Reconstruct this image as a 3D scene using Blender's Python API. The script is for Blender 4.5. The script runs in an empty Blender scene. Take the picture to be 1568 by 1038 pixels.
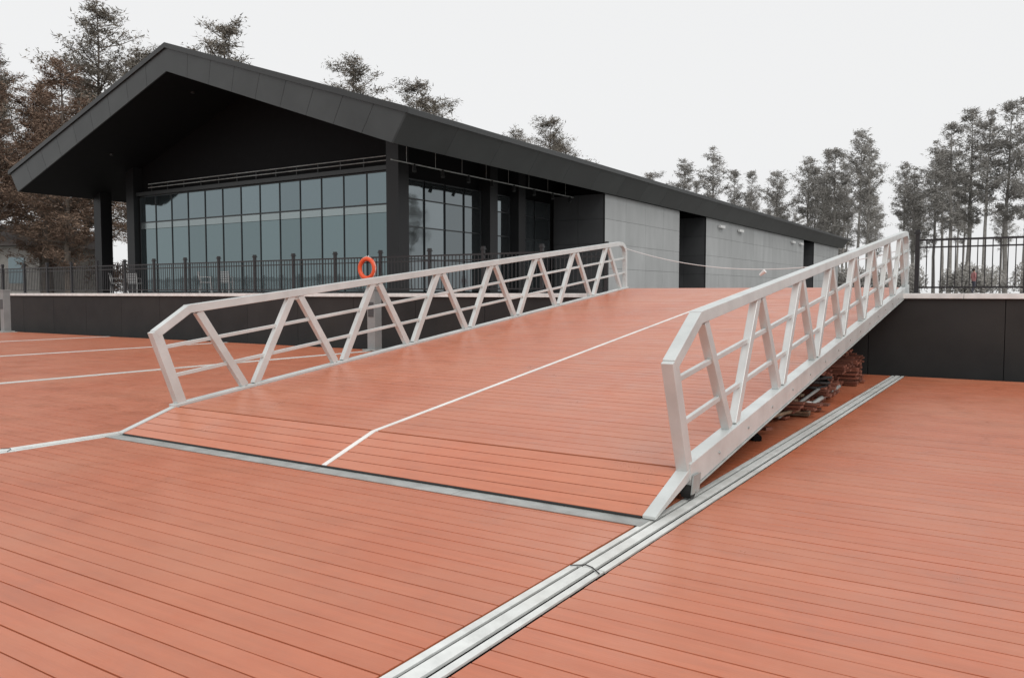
import bpy, math, random
from mathutils import Vector, Matrix, Euler
random.seed(7)
scene=bpy.context.scene
COL=scene.collection

# ---------------------------------------------------------------- materials
def new_mat(name):
    m=bpy.data.materials.new(name); m.use_nodes=True
    nt=m.node_tree; b=nt.nodes['Principled BSDF']
    return m,nt,b
def simple(name,col,rough=0.6,metal=0.0,var=0.0,scale=3.0,bump=0.0,bscale=40.0,spec=0.5,island=0.0,stretch=(1,1,1),stain=None,stain_amt=0.0,dirt=0.0):
    m,nt,b=new_mat(name); N=nt.nodes; L=nt.links
    b.inputs['Roughness'].default_value=rough; b.inputs['Metallic'].default_value=metal
    b.inputs['Specular IOR Level'].default_value=spec
    tc=N.new('ShaderNodeTexCoord'); mp=N.new('ShaderNodeMapping'); mp.inputs['Scale'].default_value=stretch
    L.new(tc.outputs['Object'],mp.inputs['Vector'])
    ns=N.new('ShaderNodeTexNoise'); ns.inputs['Scale'].default_value=scale; ns.inputs['Detail'].default_value=6
    L.new(mp.outputs[0],ns.inputs['Vector'])
    mr=N.new('ShaderNodeMapRange'); mr.inputs['From Min'].default_value=0.3; mr.inputs['From Max'].default_value=0.7
    mr.inputs['To Min'].default_value=1-var; mr.inputs['To Max'].default_value=1+var
    L.new(ns.outputs['Fac'],mr.inputs['Value'])
    val=mr.outputs[0]
    def mul(a,b_):
        mu=N.new('ShaderNodeMath'); mu.operation='MULTIPLY'; L.new(a,mu.inputs[0]); L.new(b_,mu.inputs[1]); return mu.outputs[0]
    if island>0:
        g=N.new('ShaderNodeNewGeometry'); mi=N.new('ShaderNodeMapRange')
        mi.inputs['To Min'].default_value=1-island; mi.inputs['To Max'].default_value=1+island
        L.new(g.outputs['Random Per Island'],mi.inputs['Value']); val=mul(val,mi.outputs[0])
    if dirt>0:
        n3=N.new('ShaderNodeTexNoise'); n3.inputs['Scale'].default_value=1.7; n3.inputs['Detail'].default_value=12; n3.inputs['Roughness'].default_value=0.75; n3.inputs['Distortion'].default_value=0.6
        L.new(tc.outputs['Object'],n3.inputs['Vector'])
        m3=N.new('ShaderNodeMapRange'); m3.inputs['From Min'].default_value=0.25; m3.inputs['From Max'].default_value=0.48; m3.inputs['To Min'].default_value=1-dirt; m3.inputs['To Max'].default_value=1
        L.new(n3.outputs['Fac'],m3.inputs['Value']); val=mul(val,m3.outputs[0])
        m4=N.new('ShaderNodeMapRange'); m4.inputs['From Min'].default_value=0.3; m4.inputs['From Max'].default_value=0.7; m4.inputs['To Min'].default_value=rough-.08; m4.inputs['To Max'].default_value=rough+.1
        L.new(n3.outputs['Fac'],m4.inputs['Value']); L.new(m4.outputs[0],b.inputs['Roughness'])
    vm=N.new('ShaderNodeVectorMath'); vm.operation='SCALE'; vm.inputs[0].default_value=col[:3]
    L.new(val,vm.inputs['Scale'])
    out=vm.outputs[0]
    if stain is not None:
        n2=N.new('ShaderNodeTexNoise'); n2.inputs['Scale'].default_value=0.55; n2.inputs['Detail'].default_value=9; n2.inputs['Roughness'].default_value=0.65
        L.new(tc.outputs['Object'],n2.inputs['Vector'])
        m2=N.new('ShaderNodeMapRange'); m2.inputs['From Min'].default_value=0.42; m2.inputs['From Max'].default_value=0.72; m2.inputs['To Max'].default_value=stain_amt
        L.new(n2.outputs['Fac'],m2.inputs['Value'])
        mx=N.new('ShaderNodeMix'); mx.data_type='RGBA'
        L.new(m2.outputs[0],mx.inputs[0]); L.new(out,mx.inputs[6]); mx.inputs[7].default_value=(*stain,1)
        out=mx.outputs[2]
    L.new(out,b.inputs['Base Color'])
    if bump>0:
        nb=N.new('ShaderNodeTexNoise'); nb.inputs['Scale'].default_value=bscale; nb.inputs['Detail'].default_value=4
        L.new(mp.outputs[0],nb.inputs['Vector'])
        bp=N.new('ShaderNodeBump'); bp.inputs['Strength'].default_value=bump; bp.inputs['Distance'].default_value=0.01
        L.new(nb.outputs['Fac'],bp.inputs['Height']); L.new(bp.outputs[0],b.inputs['Normal'])
    return m

M_deck=simple('composite_deck_board',(0.51,0.150,0.072),rough=0.34,var=0.07,scale=5,stretch=(0.35,4,4),bump=0.12,bscale=25,island=0.04,stain=(0.58,0.235,0.135),stain_amt=0.6,spec=0.65,dirt=0.16)
M_oldboard=simple('offcut_deck_board',(0.20,0.072,0.045),rough=0.7,var=0.2,scale=5,island=0.35)
M_sub=simple('dark_substructure',(0.006,0.005,0.005),rough=0.9,spec=0.2)
M_alu=simple('brushed_aluminium',(0.62,0.655,0.65),rough=0.38,metal=0.2,var=0.08,scale=4,bump=0.1,bscale=30,stain=(0.45,0.45,0.42),stain_amt=0.45,dirt=0.1)
M_seam=simple('seam_aluminium',(0.76,0.78,0.76),rough=0.45,metal=0.1,var=0.10,scale=9,stain=(0.45,0.43,0.38),stain_amt=0.55,dirt=0.22)
M_plate=simple('galvanised_plate',(0.40,0.42,0.41),rough=0.5,metal=0.3,var=0.2,scale=6,stain=(0.20,0.19,0.17),stain_amt=0.6,island=0.08,dirt=0.25)
M_line=simple('white_line_strip',(0.78,0.76,0.73),rough=0.5,var=0.08,dirt=0.2)
M_wall=simple('black_quay_cladding',(0.017,0.016,0.016),rough=0.7,var=0.3,scale=1.5,stain=(0.032,0.028,0.024),stain_amt=0.6,island=0.15)
M_coping=simple('pale_coping_stone',(0.76,0.76,0.74),rough=0.7,var=0.12,scale=5)
M_fence=simple('black_painted_steel',(0.016,0.016,0.018),rough=0.45)
M_fascia=simple('charcoal_metal_panel',(0.048,0.052,0.052),rough=0.42,metal=0.2,var=0.12,scale=0.8,island=0.10)
M_trim=simple('charcoal_trim',(0.036,0.038,0.038),rough=0.4,metal=0.2)
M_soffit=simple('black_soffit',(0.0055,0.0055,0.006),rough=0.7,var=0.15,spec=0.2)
M_column=simple('black_column',(0.010,0.010,0.011),rough=0.5)
M_grey=simple('light_grey_wall_panel',(0.38,0.39,0.39),rough=0.65,var=0.08,scale=1.2,stretch=(1,1,0.3),island=0.05,bump=0.2,bscale=14)
M_dpanel=simple('dark_grey_wall_panel',(0.06,0.062,0.065),rough=0.5,var=0.1,scale=1,island=0.08)
M_mull=simple('mullion',(0.05,0.055,0.058),rough=0.4,metal=0.3)
M_pave=simple('shore_paving',(0.25,0.245,0.235),rough=0.85,var=0.15,scale=0.6)
M_rubber=simple('black_rubber',(0.02,0.02,0.02),rough=0.7)
M_orange=simple('orange_lifebuoy',(0.75,0.10,0.03),rough=0.5)
M_white=simple('white_paint',(0.75,0.75,0.74),rough=0.5)
M_post=simple('grey_pile_casing',(0.24,0.25,0.25),rough=0.6,var=0.1)
M_debris=simple('old_timber',(0.24,0.17,0.11),rough=0.8,var=0.3,scale=8,island=0.3)
M_hair=simple('hair_dark',(0.02,0.015,0.012))
M_house=simple('pale_render',(0.42,0.40,0.37),rough=0.8,var=0.1); M_hroof=simple('tile_roof',(0.16,0.14,0.13),rough=0.8,var=0.2)
M_chair=simple('chair_steel',(0.35,0.35,0.35),rough=0.4)

def glass(name,col,metal,rough,bmp=0.15,isl=.08):
    m,nt,b=new_mat(name); N=nt.nodes; L=nt.links
    g=N.new('ShaderNodeNewGeometry'); mi=N.new('ShaderNodeMapRange'); mi.inputs['To Min'].default_value=1-isl; mi.inputs['To Max'].default_value=1+isl
    L.new(g.outputs['Random Per Island'],mi.inputs['Value'])
    vm=N.new('ShaderNodeVectorMath'); vm.operation='SCALE'; vm.inputs[0].default_value=col
    L.new(mi.outputs[0],vm.inputs['Scale']); L.new(vm.outputs[0],b.inputs['Base Color'])
    b.inputs['Metallic'].default_value=metal; b.inputs['Roughness'].default_value=rough
    tc=N.new('ShaderNodeTexCoord'); ns=N.new('ShaderNodeTexNoise'); ns.inputs['Scale'].default_value=0.7
    L.new(tc.outputs['Object'],ns.inputs['Vector'])
    bp=N.new('ShaderNodeBump'); bp.inputs['Strength'].default_value=bmp; bp.inputs['Distance'].default_value=0.03
    L.new(ns.outputs['Fac'],bp.inputs['Height']); L.new(bp.outputs[0],b.inputs['Normal'])
    return m
M_glass=glass('tinted_curtain_glass',(0.165,0.215,0.225),0.9,0.05,.25)
M_glass_u=glass('tinted_upper_glass',(0.18,0.225,0.24),0.9,0.05,.25)
M_glass_l=glass('blind_band_glass',(0.30,0.35,0.355),0.7,0.2)
M_glass_s=glass('side_glass',(0.18,0.205,0.215),0.9,0.04,.2,.25)

def water_mat():
    m,nt,b=new_mat('lake_water'); b.inputs['Base Color'].default_value=(0.03,0.035,0.03,1); b.inputs['Roughness'].default_value=0.08
    N=nt.nodes;L=nt.links; ns=N.new('ShaderNodeTexNoise'); ns.inputs['Scale'].default_value=2.0
    tc=N.new('ShaderNodeTexCoord'); L.new(tc.outputs['Object'],ns.inputs['Vector'])
    bp=N.new('ShaderNodeBump'); bp.inputs['Strength'].default_value=0.3; L.new(ns.outputs['Fac'],bp.inputs['Height']); L.new(bp.outputs[0],b.inputs['Normal'])
    return m
M_water=water_mat()

# ---------------------------------------------------------------- mesh builder
class MB:
    def __init__(s): s.v=[]; s.f=[]; s.m=[]; s.mats=[]
    def mi(s,mat):
        if mat not in s.mats: s.mats.append(mat)
        return s.mats.index(mat)
    def hexa(s,p,mat):
        b=len(s.v); s.v+= [tuple(q) for q in p]; k=s.mi(mat)
        for f in ((0,3,2,1),(4,5,6,7),(0,1,5,4),(1,2,6,5),(2,3,7,6),(3,0,4,7)):
            s.f.append(tuple(b+i for i in f)); s.m.append(k)
    def box(s,x0,x1,y0,y1,z0,z1,mat):
        s.hexa([(x0,y0,z0),(x1,y0,z0),(x1,y1,z0),(x0,y1,z0),(x0,y0,z1),(x1,y0,z1),(x1,y1,z1),(x0,y1,z1)],mat)
    def beam(s,p0,p1,w,h,mat,side=(1,0,0)):
        p0=Vector(p0);p1=Vector(p1); d=(p1-p0).normalized(); sd=Vector(side); sd=(sd-d*sd.dot(d)).normalized(); u=sd.cross(d).normalized()
        a=sd*w/2; c=u*h/2
        s.hexa([p0-a-c,p0+a-c,p1+a-c,p1-a-c,p0-a+c,p0+a+c,p1+a+c,p1-a+c],mat)
    def tube(s,p0,p1,r0,r1,mat,n=8):
        p0=Vector(p0);p1=Vector(p1); d=(p1-p0).normalized(); a=d.orthogonal().normalized(); c=d.cross(a)
        b=len(s.v);k=s.mi(mat)
        for p,r in((p0,r0),(p1,r1)):
            for i in range(n):
                t=2*math.pi*i/n; s.v.append(tuple(p+(a*math.cos(t)+c*math.sin(t))*r))
        for i in range(n):
            j=(i+1)%n; s.f.append((b+i,b+j,b+n+j,b+n+i)); s.m.append(k)
        s.f.append(tuple(b+n+i for i in range(n))); s.m.append(k)
        s.f.append(tuple(b+n-1-i for i in range(n))); s.m.append(k)
    def path(s,pts,r,mat,n=6):
        for a,b in zip(pts[:-1],pts[1:]): s.tube(a,b,r,r,mat,n)
    def poly(s,pts,mat):
        b=len(s.v); s.v+=[tuple(p) for p in pts]; s.f.append(tuple(range(b,b+len(pts)))); s.m.append(s.mi(mat))
    def torus(s,c,R,r,mat,n=32,m=10):
        b=len(s.v);k=s.mi(mat)
        for i in range(n):
            t=2*math.pi*i/n
            for j in range(m):
                q=2*math.pi*j/m; rr=R+r*math.cos(q); a=(rr*math.cos(t),r*math.sin(q),rr*math.sin(t))
                s.v.append((c[0]+a[0],c[1]+a[1],c[2]+a[2]))
        for i in range(n):
            for j in range(m):
                i2=(i+1)%n;j2=(j+1)%m
                s.f.append((b+i*m+j,b+i*m+j2,b+i2*m+j2,b+i2*m+j)); s.m.append(k)
    def obj(s,name,parent=None,bevel=0,smooth=False,loc=None):
        me=bpy.data.meshes.new(name); me.from_pydata(s.v,[],s.f)
        for m in s.mats: me.materials.append(m)
        me.polygons.foreach_set('material_index',s.m); me.update()
        import bmesh
        bm=bmesh.new(); bm.from_mesh(me); bmesh.ops.recalc_face_normals(bm,faces=bm.faces); bm.to_mesh(me); bm.free()
        if smooth: me.polygons.foreach_set('use_smooth',[True]*len(me.polygons))
        o=bpy.data.objects.new(name,me); COL.objects.link(o)
        if bevel:
            md=o.modifiers.new('bevel','BEVEL'); md.width=bevel; md.segments=2; md.limit_method='ANGLE'
        if parent: o.parent=parent
        if loc: o.location=loc
        return o
def empty(name):
    o=bpy.data.objects.new(name,None); COL.objects.link(o); o.empty_display_size=0.5; return o

# ---------------------------------------------------------------- water, shore
mb=MB(); mb.box(-1500,1500,-1500,18.3,-3,-0.6,M_water); mb.obj('water')
mb=MB(); mb.box(-1500,1500,18.35,3000,-3,1.575,M_pave); mb.obj('ground')

Q=empty('quay_wall')
mb=MB(); mb.box(-120,60,18.08,18.36,-2,1.49,M_sub); mb.obj('core',Q)
mb=MB(); x=-118.0
while x<58:
    mb.box(x+0.006,x+2.4-0.006,18.02,18.078,-1.2,1.488,M_wall); x+=2.4
mb.obj('cladding_panels',Q)
mb=MB(); x=-119.9
while x<58:
    mb.box(x+0.003,x+1.8-0.003,17.96,18.42,1.492,1.596,M_coping); x+=1.8
mb.obj('coping',Q,bevel=0.008)

# ---------------------------------------------------------------- pontoon deck
P=empty('floating_pontoon')
seams=[-42.0,-35.35,-28.7,-22.05,-15.4,-8.76,-2.13,4.5,11.1]
Y0,Y1=-8.0,17.2
GAP=0.0042
mb=MB(); mb.box(-48.5,17.5,Y0,Y1-0.02,-0.5,-0.03,M_sub); mb.obj('floats',P)
mb=MB(); xs=[-48.6]+seams+[17.6]
for a,b in zip(xs[:-1],xs[1:]):
    y=Y0; i=0
    while y<Y1-0.1:
        dz_=random.uniform(-0.001,0.001)
        g0=GAP+random.uniform(-.0008,.0008)
        mb.box(a+0.128+random.uniform(0,.003),b-0.128,y+g0,y+0.15-GAP,-0.025,dz_,M_deck); y+=0.15; i+=1
mb.obj('deck_boards',P,bevel=0.0015)
mb=MB()
for sx in seams:
    cuts=[Y0,-2.4,4.15,10.7,Y1]
    for c0,c1 in zip(cuts[:-1],cuts[1:]):
        j=random.uniform(-0.003,0.003)
        mb.box(sx-0.108+j,sx-0.064+j,c0+0.004,c1-0.004,-0.012,0.003,M_seam)
        mb.box(sx-0.038+j,sx+0.038+j,c0+0.004,c1-0.004,-0.012,0.006,M_seam)
        mb.box(sx+0.064+j,sx+0.108+j,c0+0.004,c1-0.004,-0.012,0.003,M_seam)
mb.obj('joint_profiles',P,bevel=0.002)
mb=MB()
for sx in seams:
    mb.path([(sx-0.10,4.12,0.010),(sx-0.02,4.17,0.012),(sx+0.03,4.15,0.012),(sx+0.11,4.08,0.010)],0.0035,M_rubber)
mb.obj('joint_seals',P)
mb=MB()
x=-8.63
for w in (1.6,1.6,1.6,1.62):
    mb.box(x+0.003,x+w-0.003,5.09,5.42,0.003,0.009,M_plate); x+=w
mb.obj('landing_plates',P)
mb=MB(); mb.box(-48.5,17.5,Y1-0.018,Y1+0.06,-0.25,-0.012,M_rubber); mb.obj('edge_fender',P)

for px in (-15.35,-35.6):
    mb=MB(); mb.box(px-0.14,px+0.14,16.77,17.05,0.0,1.68,M_post)
    mb.box(px-0.16,px+0.16,16.75,17.07,1.682,1.74,M_post)
    mb.box(px-0.24,px+0.24,16.66,17.14,0.012,0.05,M_plate)
    mb.box(px-0.10,px+0.10,16.755,16.768,0.95,1.35,M_dpanel)
    mb.obj('pile_guide_post',bevel=0.008)

# ---------------------------------------------------------------- gangway
G=empty('gangway')
XL,XR=-8.62,-2.22
ya,za=5.95,0.245; yb,zb=18.8,1.725
sl=(zb-za)/(yb-ya)
def dz(y): return za+sl*(y-ya)
n=Vector((0,-sl,1)).normalized(); tdir=Vector((0,1,sl)).normalized()
def slab(mb,x0,x1,P0,P1,th,mat):
    P0=Vector(P0);P1=Vector(P1); d=(P1-P0).normalized(); nn=Vector((0,-d.z,d.y))
    a=Vector((x0,0,0)); b=Vector((x1,0,0))
    mb.hexa([a+P0-nn*th,b+P0-nn*th,b+P1-nn*th,a+P1-nn*th,a+P0,b+P0,b+P1,a+P1],mat)
mb=MB()
Lr=math.hypot(yb-ya,zb-za); s=0.02
O=Vector((0,ya,za))
while s<Lr-0.1:
    off=random.uniform(-0.001,0.001)*n
    for x0,x1 in ((XL+0.075,-5.452),(-5.388,XR-0.075)):
        slab(mb,x0,x1,O+tdir*(s+GAP)+off,O+tdir*(s+0.15-GAP)+off,0.025,M_deck)
    s+=0.15
F0=Vector((0,5.27,0.026)); F1=Vector((0,ya,za)); fd=(F1-F0).normalized(); FL=(F1-F0).length
k=int(FL/0.141); w=FL/k
for i in range(k):
    for x0,x1 in ((XL+0.055,-5.452),(-5.388,XR-0.055)):
        slab(mb,x0,x1,F0+fd*(i*w+GAP),F0+fd*((i+1)*w-GAP),0.012,M_deck)
mb.obj('walkway_boards',G,bevel=0.0015)
mb=MB()
slab(mb,-5.448,-5.392,O+tdir*0.0+n*0.003,O+tdir*Lr+n*0.003,0.02,M_line)
slab(mb,-5.448,-5.392,F0+Vector((0,0,0.003)),F1+Vector((0,-0.004,0.003)),0.012,M_line)
mb.obj('centre_strip',G)
mb=MB()
slab(mb,XL+0.03,XR-0.03,O-n*0.03,O+tdir*Lr-n*0.03,0.03,M_sub)
slab(mb,XL+0.055,XR-0.055,F0-Vector((0,0,0.013))+fd*.01,F1-Vector((0,0,0.016)),0.005,M_sub)
s=0.3
while s<Lr:
    p=O+tdir*s-n*0.13; mb.beam((XL+0.05,p.y,p.z),(XR-0.05,p.y,p.z),0.06,0.14,M_post,side=(0,1,0)); s+=0.8
mb.obj('underframe',G)
mb=MB()
for x0,x1 in ((XL-0.03,XL+0.05),(XR-0.05,XR+0.05)):
    mb.hexa([(x0,5.26,0.012),(x1,5.26,0.012),(x1,5.97,0.17),(x0,5.97,0.17),(x0,5.26,0.036),(x1,5.26,0.036),(x1,5.97,0.262),(x0,5.97,0.262)],M_alu)
mb.obj('flap_side_plates',G,bevel=0.004)
mb=MB(); mb.box(XL+0.06,XR-0.06,5.255,5.272,0.011,0.024,M_rubber); mb.obj('flap_lip',G)
def railing(xc,name,e,ch):
    mb=MB()
    H=1.14
    slab(mb,xc-0.06,xc+0.06,O+n*ch-tdir*0.02,O+tdir*(Lr+0.05)+n*ch,0.145+ch,M_alu)
    slab(mb,xc-0.075,xc+0.075,O-n*0.147,O+tdir*(Lr+0.04)-n*0.147,0.012,M_plate)
    def T(y): return (xc,y,dz(y)+H)
    yA=6.17
    mb.beam(T(yA-0.02),T(18.35),0.10,0.10,M_alu)
    mb.beam((xc,5.60+e,1.06+e*.5),(xc,yA+0.015,dz(yA)+H+0.008),0.098,0.098,M_alu)
    mb.beam((xc,5.93+e,dz(5.95+e)+0.0),(xc,5.595+e,1.10+e*.5),0.094,0.12,M_alu)
    pts=[T(18.33),(xc,18.52,dz(18.52)+H-0.02),(xc,18.66,dz(18.66)+H-0.09),(xc,18.73,dz(18.73)+H-0.22),(xc,18.75,dz(18.75)+0.02)]
    for a,b in zip(pts[:-1],pts[1:]): mb.beam(a,b,0.096,0.096,M_alu)
    for k in range(8):
        yt=6.24+1.64*k
        ybm=yt+0.82
        yb2=min(ybm-0.05,18.55)
        mb.beam((xc,yt+0.07,dz(yt)+H-0.04),(xc,yb2-0.02,dz(ybm)+ch),0.075,0.10,M_alu)
        if k<7:
            yn=6.24+1.64*(k+1)
            mb.beam((xc+0.001,yn-0.07,dz(yn)+H-0.04),(xc+0.001,ybm+0.10,dz(ybm)+ch),0.075,0.10,M_alu)
            mb.box(xc-0.02,xc+0.02,yn-0.13,yn+0.13,dz(yn)+H-0.10,dz(yn)+H-0.045,M_alu)
    for hh in (0.40,0.76):
        y0=(5.80 if hh<0.5 else 5.68)+e
        mb.beam((xc,y0,dz(y0)+hh-0.03),(xc,18.72,dz(18.72)+hh),0.035,0.045,M_alu)
    # mounting bolts along the outer face of the chord
    y=6.6
    while y<18.5:
        for sgn in (-1,1):
            mb.tube((xc+sgn*0.06,y,dz(y)-0.05),(xc+sgn*0.070,y,dz(y)-0.05),0.014,0.014,M_plate,8)
        y+=0.82
    o=mb.obj(name,G,bevel=0.006)
railing(XL,'truss_railing',0.12,0.03); railing(XR,'truss_railing_east',0.02,0.05)
mb=MB()
for xc in (XL-0.02,XR+0.02):
    for xx in (xc-0.055,xc+0.055): mb.hexa([(xx-0.006,5.90,0.06),(xx+0.006,5.90,0.06),(xx+0.006,6.06,0.06),(xx-0.006,6.06,0.06),(xx-0.006,5.94,0.2),(xx+0.006,5.94,0.2),(xx+0.006,6.10,0.2),(xx-0.006,6.10,0.2)],M_plate)
    mb.tube((xc-0.04,5.98,0.075),(xc+0.04,5.98,0.075),0.062,0.062,M_rubber,20)
    mb.tube((xc-0.07,5.98,0.075),(xc+0.07,5.98,0.075),0.014,0.014,M_plate,10)
mb.obj('rollers',G)
mb=MB(); pts=[]
for i in range(25):
    t=i/24; pts.append((XL+0.05+(XR-XL-0.1)*t,18.6,2.72-0.62*4*t*(1-t)*0.75-0.22*t))
mb.path(pts,0.008,M_white,6)
q=pts[9]; mb.tube((q[0]+1.0,q[1],q[2]-0.19),(q[0]+1.12,q[1]-0.02,q[2]-0.10),0.03,0.05,M_white)
mb.obj('rope_barrier')

S=empty('stacked_board_pile')
mb=MB(); rnd=random.Random(3)
def plank(cx,cy,z,L,w,th,ang,mat,tilt=0):
    d=Vector((math.cos(ang),math.sin(ang),tilt)); c=Vector((cx,cy,z+th/2))
    mb.beam(c-d*L/2,c+d*L/2,w,th,mat,side=(-math.sin(ang),math.cos(ang),0))
for st,(y0,ncol,nl,sh) in enumerate([(11.9,3,8,.08),(12.9,3,13,.0),(13.9,3,17,-.06),(14.95,3,17,-.05),(15.95,3,14,-.10)]):
    sx=0
    for layer in range(nl):
        z=0.02+layer*0.034
        if layer%4==0: sx=rnd.uniform(-.16,.14)-layer*.012
        for j in range(ncol):
            plank(-3.5+sh+sx+rnd.uniform(-.02,.02),y0+j*0.30+rnd.uniform(-.02,.02),z,2.0+rnd.uniform(-.08,.08),0.145,0.026,rnd.uniform(-.02,.02),M_oldboard)
for layer in range(6):
    z=0.02+layer*0.036
    for j in range(4):
        plank(-3.0+rnd.uniform(-0.12,0.12),10.5+j*0.3,z,1.1+rnd.uniform(-.3,.3),0.145,0.026,rnd.uniform(-.12,.12),M_oldboard if rnd.random()<.7 else M_debris)
for i in range(34):
    plank(-2.85+rnd.uniform(-.5,.32),rnd.uniform(8.6,12.6),rnd.uniform(.02,.18),rnd.uniform(.2,.8),rnd.uniform(.04,.1),rnd.uniform(.02,.05),rnd.uniform(0,3.1),rnd.choice([M_debris,M_oldboard,M_oldboard,M_post,M_sub,M_coping]),rnd.uniform(-.12,.12))
mb.obj('boards',S)
mb=MB()
for k in range(3):
    pts=[(-2.66+0.26*math.cos(a*0.5+k)*(1+.1*k),12.0+0.35*math.sin(a*0.5+k),0.30+0.05*k+0.02*math.sin(a)) for a in range(14)]
    mb.path(pts,0.022,M_rubber,8)
mb.tube((-2.45,11.0,0.09),(-2.40,12.9,0.20),0.03,0.03,M_plate,10)
mb.tube((-2.6,10.2,0.06),(-2.45,11.9,0.28),0.022,0.022,M_plate,10)
mb.tube((-2.9,9.2,0.05),(-2.45,10.6,0.12),0.022,0.022,M_debris,10)
mb.obj('hoses_and_pipes',S,smooth=True)

# ---------------------------------------------------------------- shore fence
def fence(x0,x1,name):
    E=empty(name); mb=MB(); y=18.16; zb_=1.597
    L=x1-x0; npan=max(1,round(L/1.85)); w=L/npan
    for i in range(npan+1):
        x=x0+i*w
        mb.box(x-0.04,x+0.04,y-0.04,y+0.04,zb_,zb_+1.18,M_fence)
        mb.box(x-0.06,x+0.06,y-0.06,y+0.06,zb_+1.182,zb_+1.215,M_fence)
        mb.box(x-0.045,x+0.045,y-0.045,y+0.045,zb_+1.217,zb_+1.27,M_fence)
        mb.box(x-0.07,x+0.07,y-0.07,y+0.07,zb_+0.001,zb_+0.02,M_fence)
        if i<npan:
            a=x+0.041;b=x+w-0.041
            mb.box(a,b,y-0.025,y+0.025,zb_+1.04,zb_+1.08,M_fence)
            mb.box(a,b,y-0.016,y+0.016,zb_+0.90,zb_+0.93,M_fence)
            mb.box(a,b,y-0.018,y+0.018,zb_+0.10,zb_+0.135,M_fence)
            m=int((b-a)/0.118)
            for j in range(1,m):
                px=a+(b-a)*j/m
                mb.box(px-0.009,px+0.009,y-0.009,y+0.009,zb_+0.136,zb_+1.038,M_fence)
    mb.obj('panels',E)
fence(-66.0,-8.85,'picket_fence'); fence(-1.95,22.1,'picket_fence')

mb=MB(); mb.torus((-16.65,18.04,2.33),0.285,0.065,M_orange)
mb.path([(-16.65+0.35*math.cos(a/16*2*math.pi),18.03,2.33+0.35*math.sin(a/16*2*math.pi)+0.015*math.cos(a*math.pi/2)) for a in range(17)],0.008,M_white)
mb.path([(-16.65,18.06,2.60),(-16.65,18.12,2.72)],0.01,M_white)
mb.obj('lifebuoy',smooth=True)

def chair(x,y,rot,mat):
    mb=MB(); z0=1.578
    mb.box(-.22,.22,-.22,.22,.43,.455,mat)
    for sx in(-.2,.2):
        mb.beam((sx,-.2,0),(sx,-.19,.43),.025,.025,mat); mb.beam((sx,.24,0),(sx,.2,.43),.025,.025,mat); mb.beam((sx,.2,.45),(sx,.29,.88),.025,.025,mat)
        mb.beam((sx,-.18,.45),(sx,-.18,.64),.02,.02,mat); mb.beam((sx,-.2,.65),(sx,.26,.66),.03,.02,mat)
    for k in range(6): mb.beam((-.2,.215+k*.014,.50+k*.068),(.2,.215+k*.014,.50+k*.068),.015,.035,mat,side=(0,1,0))
    o=mb.obj('terrace_chair'); o.location=(x,y,z0); o.rotation_euler=(0,0,rot)
for x in (-27.3,-33.3):
    for a in range(2):
        chair(x+.8*a,20.4+.3*a,2.4+a*1.3,M_chair)

# ---------------------------------------------------------------- hall building
B=empty('gabled_lakeside_hall')
XA,XP,XB=-49.4,-34.7,-20.0; XAb,XBb=-48.6,-20.8
ZE,ZP=8.5,13.25; ZEb,ZPb=7.35,12.05
YF,YR=24.0,112.0
mb=MB()
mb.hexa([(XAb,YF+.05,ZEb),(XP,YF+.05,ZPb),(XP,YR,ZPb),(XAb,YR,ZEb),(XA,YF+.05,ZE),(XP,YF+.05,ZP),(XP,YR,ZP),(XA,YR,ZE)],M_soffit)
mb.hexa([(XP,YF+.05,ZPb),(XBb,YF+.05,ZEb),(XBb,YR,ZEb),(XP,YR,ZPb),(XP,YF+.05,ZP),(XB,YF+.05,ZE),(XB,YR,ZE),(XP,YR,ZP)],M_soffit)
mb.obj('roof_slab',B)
mb=MB()
def lerp(a,b,t): return a+(b-a)*t
NP=9
for side in (0,1):
    xt0,xb0 = (XA,XAb) if side==0 else (XB,XBb)
    for i in range(NP):
        t0=i/NP+0.0006; t1=(i+1)/NP-0.0006
        if i==NP-1: t1=1
        pts=[(lerp(xb0,XP,t0),lerp(ZEb,ZPb,t0)),(lerp(xb0,XP,t1),lerp(ZEb,ZPb,t1)),(lerp(xt0,XP,t1),lerp(ZE,ZP,t1)),(lerp(xt0,XP,t0),lerp(ZE,ZP,t0))]
        f=[(x,YF-.02,z) for x,z in pts]; r=[(x,YF+.045,z) for x,z in pts]
        mb.hexa(f+r,M_fascia)
for xt,xb,o in ((XB,XBb,0.04),(XA,XAb,-0.04)):
    y=YF-.02
    while y<YR-0.2:
        y2=min(y+3.3,YR)
        a=[(xb,y+.006,ZEb-.01),(xb+o,y+.006,ZEb-.01),(xb+o,y2-.006,ZEb-.01),(xb,y2-.006,ZEb-.01)]
        c=[(xt+.001*o,y+.006,ZE),(xt+o,y+.006,ZE),(xt+o,y2-.006,ZE),(xt+.001*o,y2-.006,ZE)]
        mb.hexa(a+c,M_fascia); y=y2
mb.obj('fascia_panels',B)
mb=MB()
for xt in (XA,XB):
    sgn=1 if xt==XB else -1
    mb.hexa([(xt+sgn*.10,YF-.10,ZE-.16),(xt-sgn*.0,YF-.10,ZE-.10),(xt-sgn*0,YR,ZE-.10),(xt+sgn*.10,YR,ZE-.16),(xt+sgn*.10,YF-.10,ZE+.06),(xt,YF-.10,ZE+.10),(xt,YR,ZE+.10),(xt+sgn*.10,YR,ZE+.06)],M_trim)
    mb.hexa([(xt,YF-.10,ZE-.12),(XP,YF-.10,ZP-.12),(XP,YF+.4,ZP-.12),(xt,YF+.4,ZE-.12),(xt,YF-.10,ZE+.12),(XP,YF-.10,ZP+.12),(XP,YF+.4,ZP+.12),(xt,YF+.4,ZE+.12)],M_trim)
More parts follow.
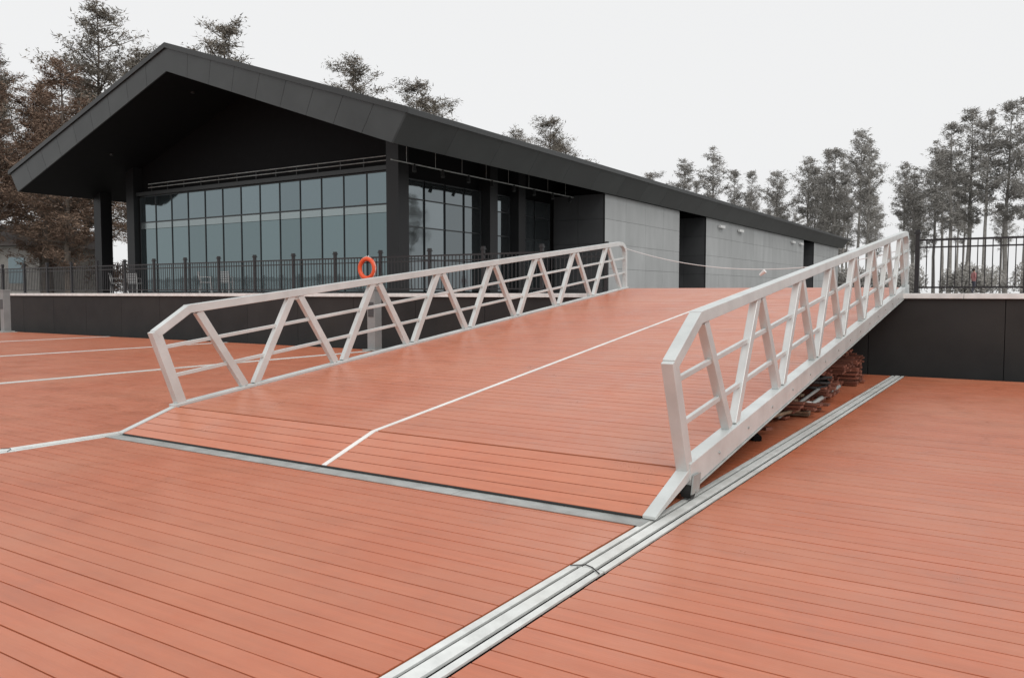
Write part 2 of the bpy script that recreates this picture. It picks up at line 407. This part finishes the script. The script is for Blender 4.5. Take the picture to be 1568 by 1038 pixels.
mb.hexa([(XA,YF+.41,ZE+.02),(XP,YF+.41,ZP+.02),(XP,YR,ZP+.02),(XA,YR,ZE+.02),(XA,YF+.41,ZE+.05),(XP,YF+.41,ZP+.05),(XP,YR,ZP+.05),(XA,YR,ZE+.05)],M_fascia)
mb.hexa([(XP,YF+.41,ZP+.02),(XB,YF+.41,ZE+.02),(XB,YR,ZE+.02),(XP,YR,ZP+.02),(XP,YF+.41,ZP+.05),(XB,YF+.41,ZE+.05),(XB,YR,ZE+.05),(XP,YR,ZP+.05)],M_fascia)
mb.obj('roof_trim_and_sheeting',B)
mb=MB()
XWl,XWr=-44.2,-24.6
zw=lerp(ZEb,ZPb,(XAb-XWl)/(XAb-XP))-0.01
front=[(XWl,28.72,1.58),(XWr,28.72,1.58),(XWr,28.72,zw),(XP,28.72,ZPb-.01),(XWl,28.72,zw)]
back=[(x,111.0,z) for x,y,z in front]
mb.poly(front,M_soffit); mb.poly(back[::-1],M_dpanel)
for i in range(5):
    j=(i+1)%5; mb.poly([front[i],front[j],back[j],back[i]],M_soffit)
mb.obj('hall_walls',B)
mb=MB(); gx0,gx1=-44.0,-24.8; nc=13; cw=(gx1-gx0)/nc
for i in range(nc):
    a=gx0+i*cw+.02; b=gx0+(i+1)*cw-.02
    mb.box(a,b,28.52,28.56,1.70,5.30,M_glass)
    mb.box(a,b,28.52,28.56,5.32,5.66,M_glass_l)
    mb.box(a,b,28.52,28.56,5.74,7.15,M_glass_u)
mb.obj('curtain_wall_glass',B)
mb=MB()
for i in range(nc+1):
    x=gx0+i*cw; mb.box(x-.021,x+.021,28.48,28.60,1.6,7.2,M_mull)
for z in (1.65,5.70,7.18): mb.box(gx0,gx1,28.485,28.60,z-.03,z+.03,M_mull)
mb.box(gx0-.1,gx1+.1,28.3,28.7,7.22,7.42,M_trim)
mb.obj('curtain_wall_mullions',B)
mb=MB()
for k,z in enumerate((7.62,7.82)):
    mb.tube((gx0+1.2,28.25,z),(gx1+.2,28.25,z),.025,.025,M_plate,8)
x=gx0+1.5
while x<gx1: mb.box(x-.02,x+.02,28.24,28.28,7.42,7.86,M_trim); x+=1.48
mb.obj('ledge_rails',B)
mb=MB()
for x,y in ((-24.4,28.5),(-44.45,28.5),(-48.0,28.6),(-24.25,35.6),(-24.25,38.4),(-44.45,50),(-44.45,70)):
    top=lerp(ZEb,ZPb,(abs(XAb-XP)-abs(x-XP))/abs(XAb-XP))+.15
    mb.box(x-.36,x+.36,y-.36,y+.36,1.58,top,M_column)
mb.obj('columns',B)
mb=MB(); mm=MB()
ys=[28.9,30.5,32.1,33.7,35.2]
for a,b in list(zip(ys[:-1],ys[1:]))+[(36.0,38.0),(38.8,40.6),(40.6,42.4)]:
    for z0,z1 in ((1.65,3.2),(3.2,4.7),(4.7,6.0),(6.0,6.9)):
        mb.box(-24.52,-24.48,a+.03,b-.03,z0+.03,z1-.03,M_glass_s)
        mm.box(-24.58,-24.44,a,b,z1-.028,z1+.028,M_mull)
    mm.box(-24.58,-24.43,a-.028,a+.028,1.6,6.93,M_mull); mm.box(-24.58,-24.43,b-.029,b+.027,1.6,6.935,M_mull)
mb.obj('side_glass',B); mm.obj('side_mullions',B)
def bay(y0,y1,first=True):
    mb=MB(); mb.box(-24.6,-21.06,y0+.04,y1-.04,1.58,7.70,M_sub)
    ztop_=7.36
    rows=4; h=(ztop_-1.62)/rows; ncol=max(1,round((y1-y0)/3.0)); w=(y1-y0)/ncol
    for i in range(ncol):
        for j in range(rows):
            mb.box(-21.06,-21.0,y0+i*w+.007,y0+(i+1)*w-.007,1.62+j*h+.007,1.62+(j+1)*h-.007,M_grey)
    for i in range(2):
        for j in range(rows):
            xx=-24.4+i*1.66
            mb.box(xx+.008,xx+1.65,y0-.0,y0+.04,1.62+j*h+.008,1.62+(j+1)*h-.008,M_dpanel)
            mb.box(xx+.008,xx+1.65,y1-.04,y1,1.62+j*h+.008,1.62+(j+1)*h-.008,M_dpanel)
    mb.box(-21.07,-20.97,y0-.01,y0+.012,1.6,7.36,M_trim)
    mb.obj('clad_bay',B)
bay(42.8,54.7); bay(60.2,91.7); bay(96.5,110.5)
mb=MB()
mb.tube((-22.6,26.0,7.15),(-22.6,42.0,7.15),.03,.03,M_plate,8)
for i in range(8):
    y=27+i*2.0
    mb.tube((-22.6,y,7.15),(-22.6,y,7.95),.012,.012,M_plate,6)
    mb.tube((-22.6,y+.5,7.12),(-22.52,y+.42,6.82),.07,.10,M_trim,12)
mb.obj('track_spotlights',B)
mb=MB()
for i in range(3):
    x=-43+i*7.2; y=26.2; z=lerp(ZEb,ZPb,1-abs(x-XP)/abs(XAb-XP))
    mb.tube((x,y,z+.02),(x,y,z-.06),.10,.09,M_trim,14)
mb.obj('soffit_downlights',B)
mb=MB()
for y in (63,68,86,89.5): mb.box(-20.95,-20.75,y,y+1.1,6.75,6.95,M_white)
mb.obj('eave_light_gaps',B)  # white boxes added to stand for gaps of light under the eave

H=empty('low_pavilion'); mb=MB()
mb.box(-9,9,-4,4,0,4.2,M_house)
mb.obj('walls',H)
mb=MB()
mb.hexa([(-10,-5,4.2),(10,-5,4.2),(10,5,4.2),(-10,5,4.2),(-9,-.1,6.4),(9,-.1,6.4),(9,.1,6.4),(-9,.1,6.4)],M_hroof); mb.obj('roof',H)
mb=MB()
for i in range(6): mb.box(-8+i*2.8,-6.4+i*2.8,-4.04,-3.98,.9,3.2,M_glass_u)
mb.obj('windows',H)
H.location=(-84,38,1.58); H.rotation_euler=(0,0,math.radians(25))

# ---------------------------------------------------------------- trees
def foliage_mat(name,c1,c2,c3):
    m,nt,b=new_mat(name); N=nt.nodes;L=nt.links
    b.inputs['Roughness'].default_value=0.8; b.inputs['Specular IOR Level'].default_value=0.15
    tc=N.new('ShaderNodeTexCoord'); ns=N.new('ShaderNodeTexNoise'); ns.inputs['Scale'].default_value=0.5; ns.inputs['Detail'].default_value=5
    L.new(tc.outputs['Object'],ns.inputs['Vector'])
    g=N.new('ShaderNodeNewGeometry'); ad=N.new('ShaderNodeMath'); ad.operation='MULTIPLY_ADD'; ad.inputs[1].default_value=0.35
    L.new(g.outputs['Random Per Island'],ad.inputs[0]); L.new(ns.outputs['Fac'],ad.inputs[2])
    cr=N.new('ShaderNodeValToRGB'); e=cr.color_ramp.elements; e[0].position=.42; e[0].color=(*c1,1); e[1].position=.9; e[1].color=(*c3,1)
    x=cr.color_ramp.elements.new(.65); x.color=(*c2,1)
    L.new(ad.outputs[0],cr.inputs[0]); L.new(cr.outputs[0],b.inputs['Base Color'])
    return m
F_rust=foliage_mat('rust_needles',(.12,.082,.062),(.21,.145,.108),(.30,.21,.155))
F_dark=foliage_mat('winter_needles',(.13,.118,.10),(.20,.18,.152),(.28,.25,.215))
F_haze=foliage_mat('hazed_needles',(.23,.222,.208),(.31,.298,.278),(.39,.37,.345))  # aerial haze painted in as paler, greyer foliage colour
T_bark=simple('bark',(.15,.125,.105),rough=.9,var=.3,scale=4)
T_barkh=simple('hazed_bark',(.29,.275,.255),rough=.9,var=.2,scale=4)  # bark base colour lightened to stand for haze over distance
def tree_mesh(name,seed,H,cb,R,nb,per,ls,fm,bm_,topw=.5):
    r=random.Random(seed); v=[];f=[];mi=[]
    def tube(pts,rad,n):
        b=len(v)
        for p,q in zip(pts,rad):
            for i in range(n):
                t=2*math.pi*i/n; v.append((p[0]+q*math.cos(t),p[1]+q*math.sin(t),p[2]))
        for k in range(len(pts)-1):
            for i in range(n):
                j=(i+1)%n; f.append((b+k*n+i,b+k*n+j,b+(k+1)*n+j,b+(k+1)*n+i)); mi.append(1)
    tp=[];tr=[]; dx=dy=0
    for k in range(9):
        t=k/8; tp.append((dx,dy,H*.97*t)); tr.append((0.012*H)*(1-t)**.9+.02); dx+=r.uniform(-.12,.12); dy+=r.uniform(-.12,.12)
    tube(tp,tr,7)
    def limb(p0,p1,ra,rb):
        p0=Vector(p0);p1=Vector(p1);d=(p1-p0).normalized();a=d.orthogonal().normalized();c=d.cross(a);b=len(v)
        for p,q in((p0,ra),(p1,rb)):
            for s in range(3):
                tt=2.094*s; v.append(tuple(p+(a*math.cos(tt)+c*math.sin(tt))*q))
        for s in range(3):
            j=(s+1)%3; f.append((b+s,b+j,b+3+j,b+3+s)); mi.append(1)
    def leafs(q,d,nk,sg):
        for _ in range(nk):
            o=q+Vector((r.gauss(0,sg),r.gauss(0,sg),r.gauss(0,sg*.7)))
            dd=Vector((r.gauss(0,1)+d.x*.8,r.gauss(0,1)+d.y*.8,r.gauss(.1,.8))).normalized(); w=dd.orthogonal().normalized()*ls*r.uniform(.08,.20)
            w=Matrix.Rotation(r.uniform(0,3.14),3,dd)@w; l=ls*r.uniform(.6,1.6); b=len(v)
            v.extend([tuple(o-w),tuple(o+w),tuple(o+dd*l)]); f.append((b,b+1,b+2)); mi.append(0)
    for i in range(nb):
        t=r.random()**.9; z=H*(cb+(1-cb)*t*.97)
        prof=(1-t)**topw*min(1,.35+t*2.5)+.06
        a=r.uniform(0,6.28); lob=1+.22*math.sin(a*2+z*1.1+seed)+.12*math.sin(a*3-z*1.9)
        Lb=R*prof*lob*r.uniform(.4,1.15)
        up=r.uniform(.2,.95); d=Vector((math.cos(a),math.sin(a),up)).normalized()
        k0=min(int(z/H*8),7); c=tp[k0]; p0=Vector((c[0],c[1],z))
        p1=p0+d*Lb; mid_=p0+d*Lb*.5+Vector((0,0,-.06*Lb)); rb=.018+.013*Lb
        limb(p0,mid_,rb,rb*.6); limb(mid_,p1,rb*.6,.008)
        ns_=2+int(Lb*2.2)
        for s_ in range(ns_):
            u=r.uniform(.25,1.0); q=p0.lerp(p1,u); sd=Vector((r.gauss(0,1),r.gauss(0,1),r.uniform(-.1,.9))).normalized()
            e=q+(sd+d*.7).normalized()*r.uniform(.3,.9)*(.4+Lb*.16)
            limb(q,e,.014,.005)
            if r.random()<.85: leafs(e,sd,per,.17+.03*Lb)
            leafs(q.lerp(e,.5),sd,per//2,.12)
    me=bpy.data.meshes.new(name); me.from_pydata(v,[],f); me.materials.append(fm); me.materials.append(bm_)
    me.polygons.foreach_set('material_index',mi); me.update(); return me
near=[tree_mesh('redwood_rust_%d'%i,10+i,22,.10,4.8,175,13,.27,F_rust,T_bark) for i in range(3)]
mid=[tree_mesh('redwood_%d'%i,30+i,22,.2,4.9,165,11,.27,F_dark,T_bark,.42) for i in range(3)]
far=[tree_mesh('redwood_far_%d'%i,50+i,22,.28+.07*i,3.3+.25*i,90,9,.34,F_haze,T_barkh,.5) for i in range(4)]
def place(me,x,y,h,name,parent=None,sxy=1.0):
    o=bpy.data.objects.new(name,me); COL.objects.link(o); s=h/22
    o.location=(x,y,1.5); o.scale=(s*sxy,s*sxy,s); o.rotation_euler=(0,0,random.uniform(0,6.28))
    if parent: o.parent=parent
    return o
for i,(x,y,h,k,w) in enumerate([(-68,31,20.5,0,1.1),(-63,27,16,1,1.2),(-61,33.5,17.5,2,1.15),(-73,38.5,19,0,1.2),(-73,43.5,26.5,3,1.0),(-75,49,24.0,4,1.0),(-69,36,17,1,1.3),
      (-82,47,22,2,1.2),(-78,36,22,4,1.1),(-58,38,14,1,1.1),(-64,44,18,2,1.2),(-90,42,24,1,1.2),(-84,32,20,3,1.1)]):
    place((near+mid)[k],x,y,h,'dawn_redwood_tree',None,w)
for i,(x,y,h,k) in enumerate([(-55,43.3,21.6,0),(-56.5,59,22.8,1),(-57,65,20.0,2),(-56,68.6,22.6,0),(-57,73,21.8,1),(-56,88,20.8,2),(-55,95.5,23.4,0),(-56,99,21.3,1),(-57,52,18,1),(-60,81,19.5,2),(-50,118,18.5,1)]):
    place(mid[k],x,y,h,'dawn_redwood_tree',None,1.15)
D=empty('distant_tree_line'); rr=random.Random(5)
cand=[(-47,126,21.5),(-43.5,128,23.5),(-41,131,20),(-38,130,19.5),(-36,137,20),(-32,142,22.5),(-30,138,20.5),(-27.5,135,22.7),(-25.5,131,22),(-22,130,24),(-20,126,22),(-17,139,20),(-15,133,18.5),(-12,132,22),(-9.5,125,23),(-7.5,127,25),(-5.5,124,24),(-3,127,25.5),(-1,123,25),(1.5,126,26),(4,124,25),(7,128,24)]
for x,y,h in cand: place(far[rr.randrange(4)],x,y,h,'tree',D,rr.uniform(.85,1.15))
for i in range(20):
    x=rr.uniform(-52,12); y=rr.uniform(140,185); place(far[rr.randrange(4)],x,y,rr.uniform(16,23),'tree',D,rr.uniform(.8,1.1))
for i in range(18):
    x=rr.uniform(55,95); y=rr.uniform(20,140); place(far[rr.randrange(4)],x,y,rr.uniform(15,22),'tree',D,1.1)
def shrubs(name,x0,x1,y0,y1,h,n,fm,seed):
    r=random.Random(seed); v=[];f=[]
    cl=[(r.uniform(x0,x1),r.uniform(y0,y1),r.uniform(.5,1)*h,r.uniform(.8,2.0)) for _ in range(int((x1-x0)*.9))]
    for _ in range(n):
        cx,cy,ch,cr=r.choice(cl); a=r.uniform(0,6.28); q=r.random()**.5
        z=ch*math.sqrt(max(0,1-q*q*.8))*r.random()**.6
        p=Vector((cx+cr*q*math.cos(a),cy+cr*q*math.sin(a),1.55+z)); d=Vector((r.gauss(0,1),r.gauss(0,1),r.gauss(.4,1))).normalized(); w=d.orthogonal().normalized()*.07
        b=len(v); v.extend([tuple(p-w),tuple(p+w),tuple(p+d*r.uniform(.25,.6))]); f.append((b,b+1,b+2))
    me=bpy.data.meshes.new(name); me.from_pydata(v,[],f); me.materials.append(fm); o=bpy.data.objects.new(name,me); COL.objects.link(o)
shrubs('shrub_row',-110,-52,44,52,4.0,30000,F_rust,1)
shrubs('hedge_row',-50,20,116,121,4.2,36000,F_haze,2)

def person(x,y,z,rot):
    E=empty('pedestrian')
    J={'pel':(0,0,.92),'bel':(0,.0,1.05),'che':(0,.01,1.28),'nek':(0,.0,1.43),'hd':(0,-.01,1.50),'ht':(0,0,1.60),
       'hl':(.09,0,.88),'kl':(.10,-.05,.49),'al':(.10,.03,.09),'fl':(.10,-.10,.04),'hr':(-.09,0,.88),'kr':(-.10,-.02,.48),'ar':(-.10,.16,.12),'fr':(-.10,.04,.04),
       'sl':(.17,0,1.37),'el':(.23,.03,1.11),'wl':(.24,-.06,.88),'sr':(-.17,0,1.37),'er':(-.23,.02,1.11),'wr':(-.25,-.07,.88)}
    R={'pel':.14,'bel':.13,'che':.15,'nek':.055,'hd':.085,'ht':.085,'hl':.09,'kl':.06,'al':.045,'fl':.04,'hr':.09,'kr':.06,'ar':.045,'fr':.04,'sl':.065,'el':.05,'wl':.035,'sr':.065,'er':.05,'wr':.035}
    Ed=[('pel','bel'),('bel','che'),('che','nek'),('nek','hd'),('hd','ht'),('pel','hl'),('hl','kl'),('kl','al'),('al','fl'),('pel','hr'),('hr','kr'),('kr','ar'),('ar','fr'),('che','sl'),('sl','el'),('el','wl'),('che','sr'),('sr','er'),('er','wr')]
    ks=list(J); me=bpy.data.meshes.new('body'); me.from_pydata([J[k] for k in ks],[(ks.index(a),ks.index(b)) for a,b in Ed],[])
    o=bpy.data.objects.new('body',me); COL.objects.link(o)
    sk=o.modifiers.new('skin','SKIN')
    for i,k in enumerate(ks): me.skin_vertices[0].data[i].radius=(R[k],R[k]*.8)
    me.skin_vertices[0].data[0].use_root=True
    ss=o.modifiers.new('ss','SUBSURF'); ss.levels=2; ss.render_levels=2
    m,nt,b=new_mat('walker_clothes'); N=nt.nodes;L=nt.links
    tc=N.new('ShaderNodeTexCoord'); sx=N.new('ShaderNodeSeparateXYZ'); L.new(tc.outputs['Object'],sx.inputs[0])
    cr=N.new('ShaderNodeValToRGB'); cr.color_ramp.interpolation='CONSTANT'; e=cr.color_ramp.elements
    e[0].position=0; e[0].color=(.05,.05,.07,1); e[1].position=.46; e[1].color=(.36,.15,.15,1); x2=e.new(.80); x2.color=(.5,.3,.22,1)
    dv=N.new('ShaderNodeMath'); dv.operation='DIVIDE'; dv.inputs[1].default_value=1.8; L.new(sx.outputs[2],dv.inputs[0]); L.new(dv.outputs[0],cr.inputs[0]); L.new(cr.outputs[0],b.inputs['Base Color'])
    me.materials.append(m); o.parent=E
    bpy.ops.mesh.primitive_uv_sphere_add(segments=20,ring_count=12,radius=.105,location=(0,.025,1.60)); h=bpy.context.object; h.name='hair'; h.scale=(.95,1.0,1.05); h.data.materials.append(M_hair); h.parent=E
    E.location=(x,y,z); E.rotation_euler=(0,0,rot)
person(-3.3,63,1.578,2.2)

# ---------------------------------------------------------------- world, sun, camera
w=bpy.data.worlds.new('World'); scene.world=w; w.use_nodes=True; nt=w.node_tree; N=nt.nodes; L=nt.links
bg=N['Background']; sky=N.new('ShaderNodeTexSky'); sky.sky_type='NISHITA'; sky.sun_disc=False
EL=48; AZ=130
sky.sun_elevation=math.radians(EL); sky.sun_rotation=math.radians(AZ); sky.air_density=1.0; sky.dust_density=5.0
hs=N.new('ShaderNodeHueSaturation'); hs.inputs['Saturation'].default_value=0.12; L.new(sky.outputs[0],hs.inputs['Color'])
mx=N.new('ShaderNodeMix'); mx.data_type='RGBA'; mx.inputs[0].default_value=0.88
L.new(hs.outputs[0],mx.inputs[6]); mx.inputs[7].default_value=(9.45,9.5,9.55,1)
L.new(mx.outputs[2],bg.inputs['Color']); bg.inputs['Strength'].default_value=0.1
sd=bpy.data.lights.new('sun','SUN'); sd.energy=1.1; sd.angle=math.radians(35); sd.color=(1,.97,.93)
so=bpy.data.objects.new('sun',sd); COL.objects.link(so)
az=math.radians(AZ); el=math.radians(EL); d=Vector((math.sin(az)*math.cos(el),math.cos(az)*math.cos(el),math.sin(el)))
so.rotation_euler=d.to_track_quat('Z','Y').to_euler()
cd=bpy.data.cameras.new('camera'); co=bpy.data.objects.new('camera',cd); COL.objects.link(co)
cd.sensor_width=36; cd.lens=28.5; cd.clip_end=5000; cd.clip_start=.05
co.location=(0,0,1.6); co.rotation_euler=(math.radians(90-3.23),0,math.radians(32.6)); scene.camera=co
scene.view_settings.view_transform='Standard'; scene.view_settings.look='None'; scene.view_settings.exposure=0
